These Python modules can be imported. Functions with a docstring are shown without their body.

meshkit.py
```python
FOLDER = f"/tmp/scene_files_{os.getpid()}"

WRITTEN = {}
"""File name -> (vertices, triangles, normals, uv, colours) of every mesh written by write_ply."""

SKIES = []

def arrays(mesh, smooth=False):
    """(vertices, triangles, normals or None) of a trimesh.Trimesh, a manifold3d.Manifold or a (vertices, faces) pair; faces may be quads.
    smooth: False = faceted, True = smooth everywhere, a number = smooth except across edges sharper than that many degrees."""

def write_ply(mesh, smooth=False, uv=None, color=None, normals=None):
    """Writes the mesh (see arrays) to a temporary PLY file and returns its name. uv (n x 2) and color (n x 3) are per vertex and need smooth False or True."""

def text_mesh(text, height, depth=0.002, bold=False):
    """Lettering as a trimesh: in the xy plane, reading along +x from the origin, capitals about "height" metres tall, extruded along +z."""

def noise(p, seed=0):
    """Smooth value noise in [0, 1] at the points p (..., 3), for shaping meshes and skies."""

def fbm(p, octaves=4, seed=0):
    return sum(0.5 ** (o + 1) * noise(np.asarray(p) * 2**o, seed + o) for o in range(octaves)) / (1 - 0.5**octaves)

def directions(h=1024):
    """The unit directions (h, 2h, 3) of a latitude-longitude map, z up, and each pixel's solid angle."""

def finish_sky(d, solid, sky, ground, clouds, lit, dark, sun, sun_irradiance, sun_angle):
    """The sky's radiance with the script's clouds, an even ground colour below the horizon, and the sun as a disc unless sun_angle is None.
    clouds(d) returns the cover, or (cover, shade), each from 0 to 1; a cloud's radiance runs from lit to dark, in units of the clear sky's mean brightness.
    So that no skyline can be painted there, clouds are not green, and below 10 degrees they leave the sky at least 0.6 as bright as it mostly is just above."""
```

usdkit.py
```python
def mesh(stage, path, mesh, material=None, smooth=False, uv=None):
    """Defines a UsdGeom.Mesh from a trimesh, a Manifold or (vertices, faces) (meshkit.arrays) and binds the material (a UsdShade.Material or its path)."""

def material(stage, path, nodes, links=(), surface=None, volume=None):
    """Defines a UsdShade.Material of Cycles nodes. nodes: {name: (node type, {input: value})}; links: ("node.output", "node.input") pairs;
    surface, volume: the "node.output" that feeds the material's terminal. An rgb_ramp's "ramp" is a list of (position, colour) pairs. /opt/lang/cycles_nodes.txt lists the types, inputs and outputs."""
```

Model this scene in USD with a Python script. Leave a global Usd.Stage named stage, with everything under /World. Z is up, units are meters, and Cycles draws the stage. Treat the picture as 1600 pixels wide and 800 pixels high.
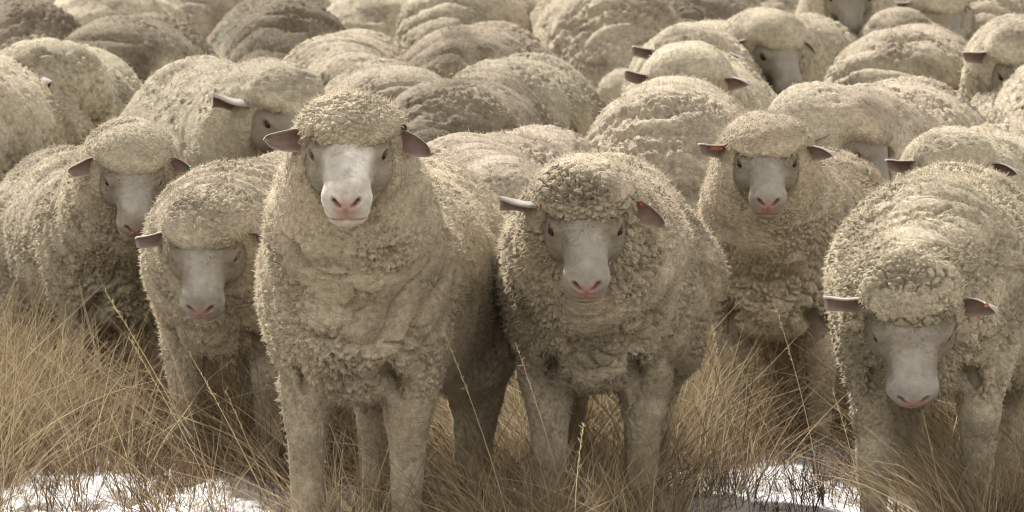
import math
import numpy as np, trimesh, manifold3d, usdkit
from meshkit import noise, fbm
from scipy.spatial import cKDTree
from scipy import sparse
from pxr import Usd, UsdGeom, UsdLux, UsdShade, Gf, Sdf, Vt

stage = Usd.Stage.CreateInMemory()
UsdGeom.SetStageUpAxis(stage, 'Z')
UsdGeom.SetStageMetersPerUnit(stage, 1.0)
World = UsdGeom.Xform.Define(stage, '/World')
stage.SetDefaultPrim(World.GetPrim())
UsdGeom.Scope.Define(stage, '/World/Looks')
T = Sdf.ValueTypeNames

# ------------------------------------------------------------------ camera
CAM_H, PITCH, FPX = 1.70, math.radians(4.52), 9800.0
cam = UsdGeom.Camera.Define(stage, '/World/camera')
cam.CreateHorizontalApertureAttr(36.0)
cam.CreateFocalLengthAttr(36.0 * FPX / 1600)
cam.CreateFStopAttr(17.0)
cam.CreateFocusDistanceAttr(13.6)
cam.CreateClippingRangeAttr(Gf.Vec2f(0.1, 2000))
cam.AddTranslateOp().Set(Gf.Vec3d(0, 0, CAM_H))
cam.AddRotateXOp().Set(90 - math.degrees(PITCH))
cam.CreateExposureAttr(1.78)

# ------------------------------------------------------------------ sky and sun
SUN_EL, SUN_AZ = math.radians(47), math.radians(-30)      # azimuth from +Y (behind the flock) towards +X
sun_dir = np.array([math.sin(SUN_AZ) * math.cos(SUN_EL), math.cos(SUN_AZ) * math.cos(SUN_EL), math.sin(SUN_EL)])
sky_mat = usdkit.material(stage, '/World/Looks/sky_material', {
    'tc': ('texture_coordinate', {}),
    'cl': ('noise_texture', {'scale': 2.2, 'detail': 5, 'roughness': 0.55}),
    'rp': ('rgb_ramp', {'ramp': [(0.30, (0.60, 0.60, 0.60)), (0.62, (1, 1, 1))]}),
    'sky': ('sky_texture', {'sky_type': 'single_scattering', 'sun_disc': False, 'sun_elevation': SUN_EL,
                            'sun_rotation': math.atan2(sun_dir[0], sun_dir[1])}),
    'mx': ('mix', {'mix_type': 'mix', 'color2': (8.2, 7.8, 7.2)}),
    'bg': ('background_shader', {'strength': 0.064}),
}, [('tc.generated', 'cl.vector'), ('cl.fac', 'rp.fac'), ('rp.color', 'mx.fac'), ('sky.color', 'mx.color1'),
    ('mx.color', 'bg.color')], surface='bg.background')
dome = UsdLux.DomeLight.Define(stage, '/World/sky')
UsdShade.MaterialBindingAPI.Apply(dome.GetPrim()).Bind(sky_mat)
dome.GetPrim().SetCustomDataByKey('kind', 'structure')
sun = UsdLux.DistantLight.Define(stage, '/World/sun')
sun.CreateIntensityAttr(1.1)
sun.CreateAngleAttr(3.0)
sun.CreateColorAttr(Gf.Vec3f(1.0, 0.96, 0.90))
sun.GetPrim().CreateAttribute('inputs:normalize', T.Bool).Set(True)
sun.AddRotateZOp().Set(-math.degrees(SUN_AZ))
sun.AddRotateXOp().Set(-(90 - math.degrees(SUN_EL)))       # tilts the -z beam away from the sun

# ------------------------------------------------------------------ general helpers
FWD = np.array([0, math.cos(PITCH), -math.sin(PITCH)])
UP = np.array([0, math.sin(PITCH), math.cos(PITCH)])


def at(px, py, D):
    """The point at the distance y = D that stands at this pixel of the 1600 x 800 photograph."""
    d = FWD + np.array([(px - 800) / FPX, 0, 0]) + (400 - py) / FPX * UP
    return np.array([0, 0, CAM_H]) + d * (D / d[1])


def on_ground(px, py):
    d = FWD + np.array([(px - 800) / FPX, 0, 0]) + (400 - py) / FPX * UP
    return np.array([0, 0, CAM_H]) - d * (CAM_H / d[2])


def rot(axis, deg):
    a = math.radians(deg)
    c, s = math.cos(a), math.sin(a)
    return np.array({'x': [[1, 0, 0], [0, c, -s], [0, s, c]], 'y': [[c, 0, s], [0, 1, 0], [-s, 0, c]],
                     'z': [[c, -s, 0], [s, c, 0], [0, 0, 1]]}[axis], float)


def unit(v):
    v = np.asarray(v, float)
    return v / np.maximum(np.linalg.norm(v, axis=-1, keepdims=True), 1e-12)


def sstep(a, b, x):
    t = np.clip((x - a) / (b - a), 0, 1)
    return t * t * (3 - 2 * t)


USED = {}


def numbered(parent, name):
    k = USED.get((parent, name), 0)
    USED[(parent, name)] = k + 1
    return f'{parent}/{name}' + (f'_{k:03d}' if k else '')


def tag(p, label=None, category=None, group=None, kind=None):
    p = p.GetPrim() if hasattr(p, 'GetPrim') else p
    for k, v in (('label', label), ('category', category), ('group', group), ('kind', kind)):
        if v:
            p.SetCustomDataByKey(k, v)
    return p


def thing(name, label, category, group=None, loc=(0, 0, 0), rz=0.0, scale=1.0):
    x = UsdGeom.Xform.Define(stage, numbered('/World', name))
    x.AddTranslateOp().Set(Gf.Vec3d(*map(float, loc)))
    x.AddRotateZOp().Set(float(rz))
    if scale != 1.0:
        x.AddScaleOp().Set(Gf.Vec3f(scale, scale, scale))
    tag(x, label, category, group)
    return x


def normals(v, f):
    fn = np.cross(v[f[:, 1]] - v[f[:, 0]], v[f[:, 2]] - v[f[:, 0]])
    n = np.stack([np.bincount(f.ravel(), np.repeat(fn[:, k], 3), len(v)) for k in range(3)], 1)
    return unit(n)


def put(parent, name, v, f, mat, tint=None, wool=None, smooth=True):
    path = numbered(str(parent.GetPath()) if hasattr(parent, 'GetPath') else parent, name)
    m = UsdGeom.Mesh.Define(stage, path)
    m.CreatePointsAttr(Vt.Vec3fArray.FromNumpy(np.ascontiguousarray(v, np.float32)))
    m.CreateFaceVertexCountsAttr(Vt.IntArray.FromNumpy(np.full(len(f), 3, np.int32)))
    m.CreateFaceVertexIndicesAttr(Vt.IntArray.FromNumpy(np.ascontiguousarray(f, np.int32).ravel()))
    m.CreateSubdivisionSchemeAttr('none')
    if smooth:
        m.CreateNormalsAttr(Vt.Vec3fArray.FromNumpy(normals(v, f).astype(np.float32)))
        m.SetNormalsInterpolation('vertex')
    pv = UsdGeom.PrimvarsAPI(m)
    if tint is not None:
        pv.CreatePrimvar('tint', T.Color3fArray, 'vertex').Set(Vt.Vec3fArray.FromNumpy(np.ascontiguousarray(tint, np.float32)))
    UsdShade.MaterialBindingAPI.Apply(m.GetPrim()).Bind(mat)
    return m


def put_curves(path, pts, widths, mat, tint=None):
    """pts (n, k, 3), widths (n, k)."""
    n, k = pts.shape[:2]
    c = UsdGeom.BasisCurves.Define(stage, path)
    c.CreateTypeAttr('linear')
    c.CreateCurveVertexCountsAttr(Vt.IntArray.FromNumpy(np.full(n, k, np.int32)))
    c.CreatePointsAttr(Vt.Vec3fArray.FromNumpy(pts.reshape(-1, 3).astype(np.float32)))
    c.CreateWidthsAttr(Vt.FloatArray.FromNumpy(widths.reshape(-1).astype(np.float32)))
    c.SetWidthsInterpolation('vertex')
    if tint is not None:
        UsdGeom.PrimvarsAPI(c).CreatePrimvar('tint', T.Color3fArray, 'uniform').Set(Vt.Vec3fArray.FromNumpy(tint.astype(np.float32)))
    UsdShade.MaterialBindingAPI.Apply(c.GetPrim()).Bind(mat)
    return c


# ------------------------------------------------------------------ implicit shapes
# a shape is a list of primitives: ('e', centre, radii, R, k, sign) or ('c', a, b, ra, rb, k, sign)
def E(c, r, R=None, k=.04, s=1):
    return ('e', np.array(c, float), np.array(r, float), np.eye(3) if R is None else R, k, s)


def C(a, b, ra, rb, k=.04, s=1):
    return ('c', np.array(a, float), np.array(b, float), ra, rb, k, s)


def moved(prims, R, t, sc=1.0):
    out = []
    for p in prims:
        if p[0] == 'e':
            out.append(('e', R @ (p[1] * sc) + t, p[2] * sc, R @ p[3], p[4] * sc, p[5]))
        else:
            out.append(('c', R @ (p[1] * sc) + t, R @ (p[2] * sc) + t, p[3] * sc, p[4] * sc, p[5] * sc, p[6]))
    return out


def box_of(p):
    if p[0] == 'e':
        e = np.sqrt(((p[3] * p[2]) ** 2).sum(1))
        return p[1] - e, p[1] + e
    return np.minimum(p[1] - p[3], p[2] - p[4]), np.maximum(p[1] + p[3], p[2] + p[4])


def field(prims, h):
    lo = np.min([box_of(p)[0] for p in prims if p[-1] > 0], 0) - 3 * h
    hi = np.max([box_of(p)[1] for p in prims if p[-1] > 0], 0) + 3 * h
    n = np.ceil((hi - lo) / h).astype(int) + 1
    ax = [(lo[k] + h * np.arange(n[k])).astype(np.float32) for k in range(3)]
    F = np.full(n, 0.3, np.float32)
    for p in prims:
        k, s = p[-2], p[-1]
        a, b = box_of(p)
        m = max(k, 3 * h) + 0.01
        i0 = np.clip(np.floor((a - m - lo) / h).astype(int), 0, n - 1)
        i1 = np.clip(np.ceil((b + m - lo) / h).astype(int) + 1, 1, n)
        sl = tuple(slice(i0[q], i1[q]) for q in range(3))
        X, Y, Z = (ax[q][sl[q]].reshape([-1 if w == q else 1 for w in range(3)]) for q in range(3))
        if p[0] == 'e':
            R, c, r = p[3], p[1], p[2]
            q = [((X - c[0]) * R[0, j] + (Y - c[1]) * R[1, j] + (Z - c[2]) * R[2, j]).astype(np.float32) for j in range(3)]
            k0 = np.sqrt(sum((q[j] / np.float32(r[j])) ** 2 for j in range(3)))
            k1 = np.sqrt(sum((q[j] / np.float32(r[j] ** 2)) ** 2 for j in range(3))) + 1e-6
            d = k0 * (k0 - 1) / k1
        else:
            a, b, ra, rb = p[1], p[2], p[3], p[4]
            ab = b - a
            t = np.clip(((X - a[0]) * ab[0] + (Y - a[1]) * ab[1] + (Z - a[2]) * ab[2]) / (ab @ ab), 0, 1).astype(np.float32)
            d = np.sqrt((X - a[0] - t * ab[0]) ** 2 + (Y - a[1] - t * ab[1]) ** 2 + (Z - a[2] - t * ab[2]) ** 2) - (ra + t * (rb - ra))
        d = d.astype(np.float32)
        G = F[sl]
        if s > 0:
            e = np.maximum(k - np.abs(G - d), 0) / k
            F[sl] = np.minimum(G, d) - e * e * k * .25
        else:
            e = np.maximum(k - np.abs(G + d), 0) / k
            F[sl] = np.maximum(G, -d) + e * e * k * .25
    return F, lo


def surface_nets(F, lo, h):
    S = F < 0
    c = [S[i:i + F.shape[0] - 1, j:j + F.shape[1] - 1, k:k + F.shape[2] - 1] for i in (0, 1) for j in (0, 1) for k in (0, 1)]
    cnt = sum(x.astype(np.int8) for x in c)
    act = (cnt > 0) & (cnt < 8)
    ijk = np.argwhere(act)
    idx = np.full(act.shape, -1, np.int64)
    idx[act] = np.arange(len(ijk))
    off = np.array([(i, j, k) for i in (0, 1) for j in (0, 1) for k in (0, 1)])
    val = np.stack([F[tuple((ijk + o).T)] for o in off], 1)
    acc, num = np.zeros((len(ijk), 3)), np.zeros(len(ijk))
    for a in range(8):
        for b in range(a + 1, 8):
            if np.abs(off[a] - off[b]).sum() == 1:
                x = (val[:, a] < 0) != (val[:, b] < 0)
                t = val[x, a] / (val[x, a] - val[x, b])
                acc[x] += off[a] + t[:, None] * (off[b] - off[a])
                num[x] += 1
    v = lo + h * (ijk + acc / num[:, None])
    faces = []
    for axis in range(3):
        u, w = (axis + 1) % 3, (axis + 2) % 3
        s0 = [slice(0, None)] * 3
        s1 = [slice(0, None)] * 3
        s0[axis], s1[axis] = slice(0, -1), slice(1, None)
        A, B = S[tuple(s0)], S[tuple(s1)]
        e = np.argwhere(A != B)
        ok = (e[:, u] > 0) & (e[:, w] > 0) & (e[:, u] < F.shape[u] - 1) & (e[:, w] < F.shape[w] - 1)
        e = e[ok]
        inside = A[tuple(e.T)]
        q = []
        for du, dw in ((-1, -1), (0, -1), (0, 0), (-1, 0)):
            g = e.copy()
            g[:, u] += du
            g[:, w] += dw
            q.append(idx[tuple(g.T)])
        q = np.stack(q, 1)
        q[~inside] = q[~inside][:, ::-1]
        faces.append(q)
    q = np.vstack(faces)
    q = q[(q >= 0).all(1)]
    d1 = np.linalg.norm(v[q[:, 0]] - v[q[:, 2]], axis=1)
    d2 = np.linalg.norm(v[q[:, 1]] - v[q[:, 3]], axis=1)
    s = (d1 <= d2)[:, None]
    f = np.vstack([np.where(s, q[:, [0, 1, 2]], q[:, [0, 1, 3]]), np.where(s, q[:, [0, 2, 3]], q[:, [1, 2, 3]])])
    return v, f


def relax(v, f, times=2, keep=0.5):
    e = np.vstack([f[:, [0, 1]], f[:, [1, 2]], f[:, [2, 0]]])
    e = np.vstack([e, e[:, ::-1]])
    A = sparse.csr_matrix((np.ones(len(e)), (e[:, 0], e[:, 1])), (len(v), len(v)))
    A.data[:] = 1
    d = np.asarray(A.sum(1)).ravel()
    for _ in range(times):
        for lam in (keep, -keep * 1.04):
            v = v + lam * ((A @ v) / d[:, None] - v)
    return v


def biggest(v, f):
    """Only the largest connected piece."""
    n, lab = sparse.csgraph.connected_components(sparse.csr_matrix((np.ones(len(f) * 2), (np.r_[f[:, 0], f[:, 1]], np.r_[f[:, 1], f[:, 2]])), (len(v), len(v))), False)
    if n == 1:
        return v, f
    keep = lab == np.bincount(lab).argmax()
    new = np.cumsum(keep) - 1
    return v[keep], new[f[keep[f[:, 0]]]]


def shape(prims, h, times=2):
    v, f = surface_nets(*field(prims, h), h)
    v, f = biggest(v, f)
    return relax(v, f, times), f


def refine(v, f, mask):
    """Splits the masked faces in four and their neighbours so that no gap opens."""
    e = np.sort(np.vstack([f[:, [0, 1]], f[:, [1, 2]], f[:, [2, 0]]]), 1)
    key = e[:, 0] * np.int64(len(v)) + e[:, 1]
    u, first, inv = np.unique(key, return_index=True, return_inverse=True)
    inv = inv.reshape(3, -1).T
    mark = np.zeros(len(u), bool)
    mark[inv[mask].ravel()] = True
    mid = np.full(len(u), -1)
    mid[mark] = len(v) + np.arange(mark.sum())
    ue = e[first]
    v2 = np.vstack([v, (v[ue[mark, 0]] + v[ue[mark, 1]]) / 2])
    m = mid[inv]
    b = m >= 0
    out = [f[~b.any(1)]]
    three = b.all(1)
    g, q = f[three], m[three]
    out += [np.stack([g[:, 0], q[:, 0], q[:, 2]], 1), np.stack([g[:, 1], q[:, 1], q[:, 0]], 1), np.stack([g[:, 2], q[:, 2], q[:, 1]], 1), q]
    for r in range(3):
        g, q, c = np.roll(f, -r, 1), np.roll(m, -r, 1), np.roll(b, -r, 1)
        one = c[:, 0] & ~c[:, 1] & ~c[:, 2]
        a, x = g[one], q[one]
        out += [np.stack([a[:, 0], x[:, 0], a[:, 2]], 1), np.stack([x[:, 0], a[:, 1], a[:, 2]], 1)]
        two = c[:, 0] & c[:, 1] & ~c[:, 2]
        a, x = g[two], q[two]
        out += [np.stack([x[:, 0], a[:, 1], x[:, 1]], 1), np.stack([a[:, 0], x[:, 0], x[:, 1]], 1), np.stack([a[:, 0], x[:, 1], a[:, 2]], 1)]
    return v2, np.vstack(out)


# ------------------------------------------------------------------ materials
def tinted(name, scale1, lo, hi, bump, dist, extra=(), rough=0.9, sheen=0.0, trans=0.0):
    nodes = {
        'tint': ('attribute', {'attribute': 'tint'}),
        'tc': ('texture_coordinate', {}),
        'n1': ('noise_texture', {'scale': scale1, 'detail': 4, 'roughness': 0.6}),
        'r1': ('rgb_ramp', {'ramp': [(0.3, lo), (0.7, hi)]}),
        'mul': ('mix', {'mix_type': 'multiply', 'fac': 1.0}),
        'n2': ('noise_texture', {'scale': bump, 'detail': 3, 'roughness': 0.65, 'distortion': 0.6}),
        'bp': ('bump', {'strength': 1.0, 'distance': dist}),
        'p': ('principled_bsdf', {'roughness': rough, 'specular_ior_level': 0.15, 'sheen_weight': sheen, 'sheen_roughness': 0.6}),
    }
    links = [('tc.object', 'n1.vector'), ('tc.object', 'n2.vector'), ('n1.fac', 'r1.fac'), ('tint.color', 'mul.color1'),
             ('r1.color', 'mul.color2'), ('mul.color', 'p.base_color'), ('n2.fac', 'bp.height'), ('bp.normal', 'p.normal')]
    return usdkit.material(stage, '/World/Looks/' + name, nodes, links, surface='p.BSDF')


M_WOOL = tinted('wool', 70, (0.70, 0.69, 0.66), (1.14, 1.13, 1.12), 190, 0.009)
M_SKIN = tinted("short_hair", 60, (0.86, 0.85, 0.84), (1.08, 1.08, 1.08), 420, 0.0026, rough=0.65)
M_FIBRE = usdkit.material(stage, '/World/Looks/wool_fibre', {
    'tint': ('attribute', {'attribute': 'tint'}),
    'd': ('diffuse_bsdf', {}), 't': ('translucent_bsdf', {}), 'm': ('mix_closure', {'fac': 0.4})},
    [('tint.color', 'd.color'), ('tint.color', 't.color'), ('d.BSDF', 'm.closure1'), ('t.BSDF', 'm.closure2')], surface='m.closure')
M_GRASS = usdkit.material(stage, '/World/Looks/dry_straw', {
    'tint': ('attribute', {'attribute': 'tint'}),
    'd': ('diffuse_bsdf', {}), 't': ('translucent_bsdf', {}), 'm': ('mix_closure', {'fac': 0.3})},
    [('tint.color', 'd.color'), ('tint.color', 't.color'), ('d.BSDF', 'm.closure1'), ('t.BSDF', 'm.closure2')], surface='m.closure')
M_EYE = usdkit.material(stage, '/World/Looks/eye_gloss', {'p': ('principled_bsdf', {'base_color': (0.009, 0.006, 0.004), 'roughness': 0.15, 'specular_ior_level': 0.22})}, surface='p.BSDF')


def plain(name, col, rough=0.5):
    return usdkit.material(stage, '/World/Looks/' + name, {
        'tc': ('texture_coordinate', {}), 'n': ('noise_texture', {'scale': 160, 'detail': 3}),
        'r': ('rgb_ramp', {'ramp': [(0.3, tuple(0.8 * x for x in col)), (0.7, tuple(min(1, 1.1 * x) for x in col))]}),
        'p': ('principled_bsdf', {'roughness': rough})},
        [('tc.object', 'n.vector'), ('n.fac', 'r.fac'), ('r.color', 'p.base_color')], surface='p.BSDF')


TAGS = {'red': plain('red_tag', (0.22, 0.035, 0.025), 0.6), 'orange': plain('orange_tag', (0.27, 0.095, 0.055), 0.6),
        'black': plain('black_tag', (0.02, 0.02, 0.025), 0.4), 'green': plain('green_tag', (0.03, 0.17, 0.10), 0.6)}
M_SNOW = usdkit.material(stage, '/World/Looks/old_snow', {
    'tc': ('texture_coordinate', {}),
    'n': ('noise_texture', {'scale': 9, 'detail': 5, 'roughness': 0.6}),
    'r': ('rgb_ramp', {'ramp': [(0.3, (0.20, 0.198, 0.195)), (0.65, (0.33, 0.33, 0.332))]}),
    'n2': ('noise_texture', {'scale': 60, 'detail': 4}), 'bp': ('bump', {'strength': 0.6, 'distance': 0.012}),
    'p': ('principled_bsdf', {'roughness': 0.6, 'subsurface_weight': 0.2, 'subsurface_scale': 0.01})},
    [('tc.object', 'n.vector'), ('tc.object', 'n2.vector'), ('n.fac', 'r.fac'), ('r.color', 'p.base_color'), ('n2.fac', 'bp.height'), ('bp.normal', 'p.normal')], surface='p.BSDF')
M_SOIL = usdkit.material(stage, '/World/Looks/littered_soil', {
    'tc': ('texture_coordinate', {}),
    'n': ('noise_texture', {'scale': 14, 'detail': 7, 'roughness': 0.7}),
    'r': ('rgb_ramp', {'ramp': [(0.3, (0.05, 0.036, 0.022)), (0.5, (0.12, 0.092, 0.053)), (0.72, (0.20, 0.157, 0.093))]}),
    'n2': ('noise_texture', {'scale': 50, 'detail': 5}), 'bp': ('bump', {'strength': 1.0, 'distance': 0.03}),
    'p': ('principled_bsdf', {'roughness': 0.95})},
    [('tc.object', 'n.vector'), ('tc.object', 'n2.vector'), ('n.fac', 'r.fac'), ('r.color', 'p.base_color'), ('n2.fac', 'bp.height'), ('bp.normal', 'p.normal')], surface='p.BSDF')

# ------------------------------------------------------------------ ground and snow
SNOW_SPOTS = [(245, 690, .17, .20, 1), (60, 765, .30, .22, 1), (130, 720, .2, .12, .6), (400, 775, .34, .14, 1), (480, 765, .16, .12, .8), (760, 700, .24, .3, .75),
              (840, 770, .10, .12, .8), (1230, 755, .42, .24, 1.2), (1340, 720, .28, .24, 1.2), (1130, 755, .30, .2, 1.0),
              (1130, 790, .3, .1, .6), (1560, 790, .25, .12, .7), (620, 680, .12, .2, .6), (1270, 800, .3, .14, 1), (1100, 650, .2, .16, .5)]


def soil_height(x, y):
    p = np.stack([x, y, 0 * x], -1)
    return -0.028 + 0.04 * (fbm(p * 0.9, 3, 5) - 0.5) + 0.025 * (fbm(p * 5, 3, 9) - 0.5)


def snow_depth(x, y):
    p = np.stack([x, y, 0 * x], -1)
    s = np.full(np.shape(x), -0.45)
    for px, py, rx, ry, w in SNOW_SPOTS:
        g = on_ground(px, py)
        s = np.maximum(s, -0.45 + 1.1 * w * np.exp(-(((x - g[0]) / (1.25 * rx)) ** 2 + ((y - g[1]) / (ry * 3.6)) ** 2)))
    s = np.maximum(s, -.45 + .62 * sstep(15.3, 14.5, y))
    s = s + 1.2 * (fbm(p * 4.0, 4, 21) - 0.5) + 1.6 * (fbm(p * 16, 4, 22) - 0.5)
    return s


def grid(x0, x1, y0, y1, nx, ny, fn):
    X, Y = np.meshgrid(np.linspace(x0, x1, nx), np.linspace(y0, y1, ny), indexing='ij')
    v = np.stack([X, Y, fn(X, Y)], -1).reshape(-1, 3)
    i, j = np.meshgrid(np.arange(nx - 1), np.arange(ny - 1), indexing='ij')
    a = (i * ny + j).ravel()
    q = np.stack([a, a + ny, a + ny + 1, a + 1], 1)
    return v, np.vstack([q[:, [0, 1, 2]], q[:, [0, 2, 3]]])


def ground_mesh():
    # one sheet: fine near the flock, long towards the horizon
    def axis(a, b, n, far):
        mid = np.linspace(a, b, n)
        out = np.geomspace(0.2, far, 14)
        return np.r_[a - out[::-1], mid, b + out]
    xs, ys = axis(-3.5, 3.5, 110, 400), axis(10, 30, 260, 600)
    X, Y = np.meshgrid(xs, ys, indexing='ij')
    v = np.stack([X, Y, soil_height(X, Y)], -1).reshape(-1, 3)
    nx, ny = len(xs), len(ys)
    i, j = np.meshgrid(np.arange(nx - 1), np.arange(ny - 1), indexing='ij')
    a = (i * ny + j).ravel()
    q = np.stack([a, a + ny, a + ny + 1, a + 1], 1)
    return v, np.vstack([q[:, [0, 1, 2]], q[:, [0, 2, 3]]])


gv, gf = ground_mesh()
tag(put('/World', 'ground', gv, gf, M_SOIL), 'brown winter ground of soil and dead grass litter', None, None, 'structure')
sv, sf = grid(-1.9, 1.9, 12.8, 19.2, 230, 340, lambda x, y: soil_height(x, y) + np.clip(snow_depth(x, y) * 0.06, -0.03, 0.022))
tag(put('/World', 'snow', sv, sf, M_SNOW), 'thin patchy white snow lying between the grass', None, None, 'structure')

# ------------------------------------------------------------------ the sheep
# head frame: x to the nose, y to the animal's left, z out of the forehead
HEAD = [E((.040, 0, .0), (.085, .080, .062), k=.02), E((.080, 0, .020), (.060, .060, .042), k=.02),
        C((.085, 0, .0), (.195, 0, -.022), .056, .045, .02), E((.209, 0, -.034), (.036, .050, .040), k=.02),
        E((.192, 0, -.068), (.047, .046, .034), k=.015), C((.03, 0, -.06), (.172, 0, -.072), .055, .029, .02),
        E((.070, .046, -.035), (.064, .042, .055), k=.025), E((.070, -.046, -.035), (.064, .042, .055), k=.025),
        E((.090, .062, .014), (.028, .020, .017), k=.018), E((.090, -.062, .014), (.028, .020, .017), k=.018),
        C((.0, 0, -.02), (-.04, 0, -.13), .068, .085, .03),
        E((.103, .078, .010), (.018, .012, .0100), k=.006, s=-1), E((.103, -.078, .010), (.018, .012, .0100), k=.006, s=-1)]
CAP = [E((.043, 0, .052), (.088, .106, .049), k=.02), E((.012, 0, .040), (.062, .112, .052), k=.02), E((-.032, 0, -.005), (.068, .112, .072), k=.03), E((.004, 0, -.058), (.086, .120, .096), k=.04),
       C((-.02, 0, -.06), (-.045, 0, -.13), .10, .125, .05)]
CARVE = [E((.165, 0, -.045), (.114, .080, .084), k=.016, s=-1), E((.10, .085, .006), (.036, .034, .026), k=.016, s=-1), E((.10, -.085, .006), (.036, .034, .026), k=.016, s=-1)]


def face_details(p, n):
    """Displacement (along the normal) and colour of the bare head at head-frame points p."""
    x, y, z = p.T
    a = np.abs(y)
    d = np.zeros(len(p))
    top = sstep(.2, .6, n[:, 2])
    d += .0011 * np.sin(x / .0115 * 2 * np.pi + 6 * noise(p * 45, 3)) * sstep(.35, .7, noise(p * 60, 8)) * top * sstep(.11, .14, x) * (1 - sstep(.195, .21, x))
    front = sstep(.212, .232, x)
    # nostrils: slanting slits, outer end high
    A, B = np.array([.025, -.018]), np.array([.012, -.030])
    t = np.clip(((a - A[0]) * (B[0] - A[0]) + (z - A[1]) * (B[1] - A[1])) / ((B - A) @ (B - A)), 0, 1)
    dn = np.hypot(a - A[0] - t * (B[0] - A[0]), z - A[1] - t * (B[1] - A[1]))
    nost = np.exp(-(dn / (.0040 * (1.2 - .75 * t))) ** 2) * front
    d -= .009 * nost
    d += .002 * np.exp(-((dn - .009) / .004) ** 2) * front
    phil = np.exp(-(y / .0025) ** 2) * sstep(-.066, -.058, z) * (1 - sstep(-.04, -.034, z)) * sstep(.19, .215, x)
    d -= .003 * phil
    zm = -.065 - 7.0 * y * y
    mouth = np.exp(-((z - zm) / .0026) ** 2) * sstep(.150, .180, x) * sstep(-.1, .25, n[:, 0] + .45)
    d -= .005 * mouth
    d += .0010 * (fbm(p * 90, 2, 4) - .5)
    pink = front * np.exp(-(np.maximum(np.abs(z + .040) - .016, 0) / .010) ** 2) * (1 - sstep(.010, .036, a))
    pink = np.clip(np.maximum(pink, .45 * np.exp(-((z - zm - .002) / .010) ** 2) * sstep(.18, .215, x)), 0, 1)
    de = np.sqrt((x - .103) ** 2 + (a - .076) ** 2 + (z - .010) ** 2)
    lid = np.exp(-(de / .016) ** 2)
    return d, nost, pink, mouth, lid


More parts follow.
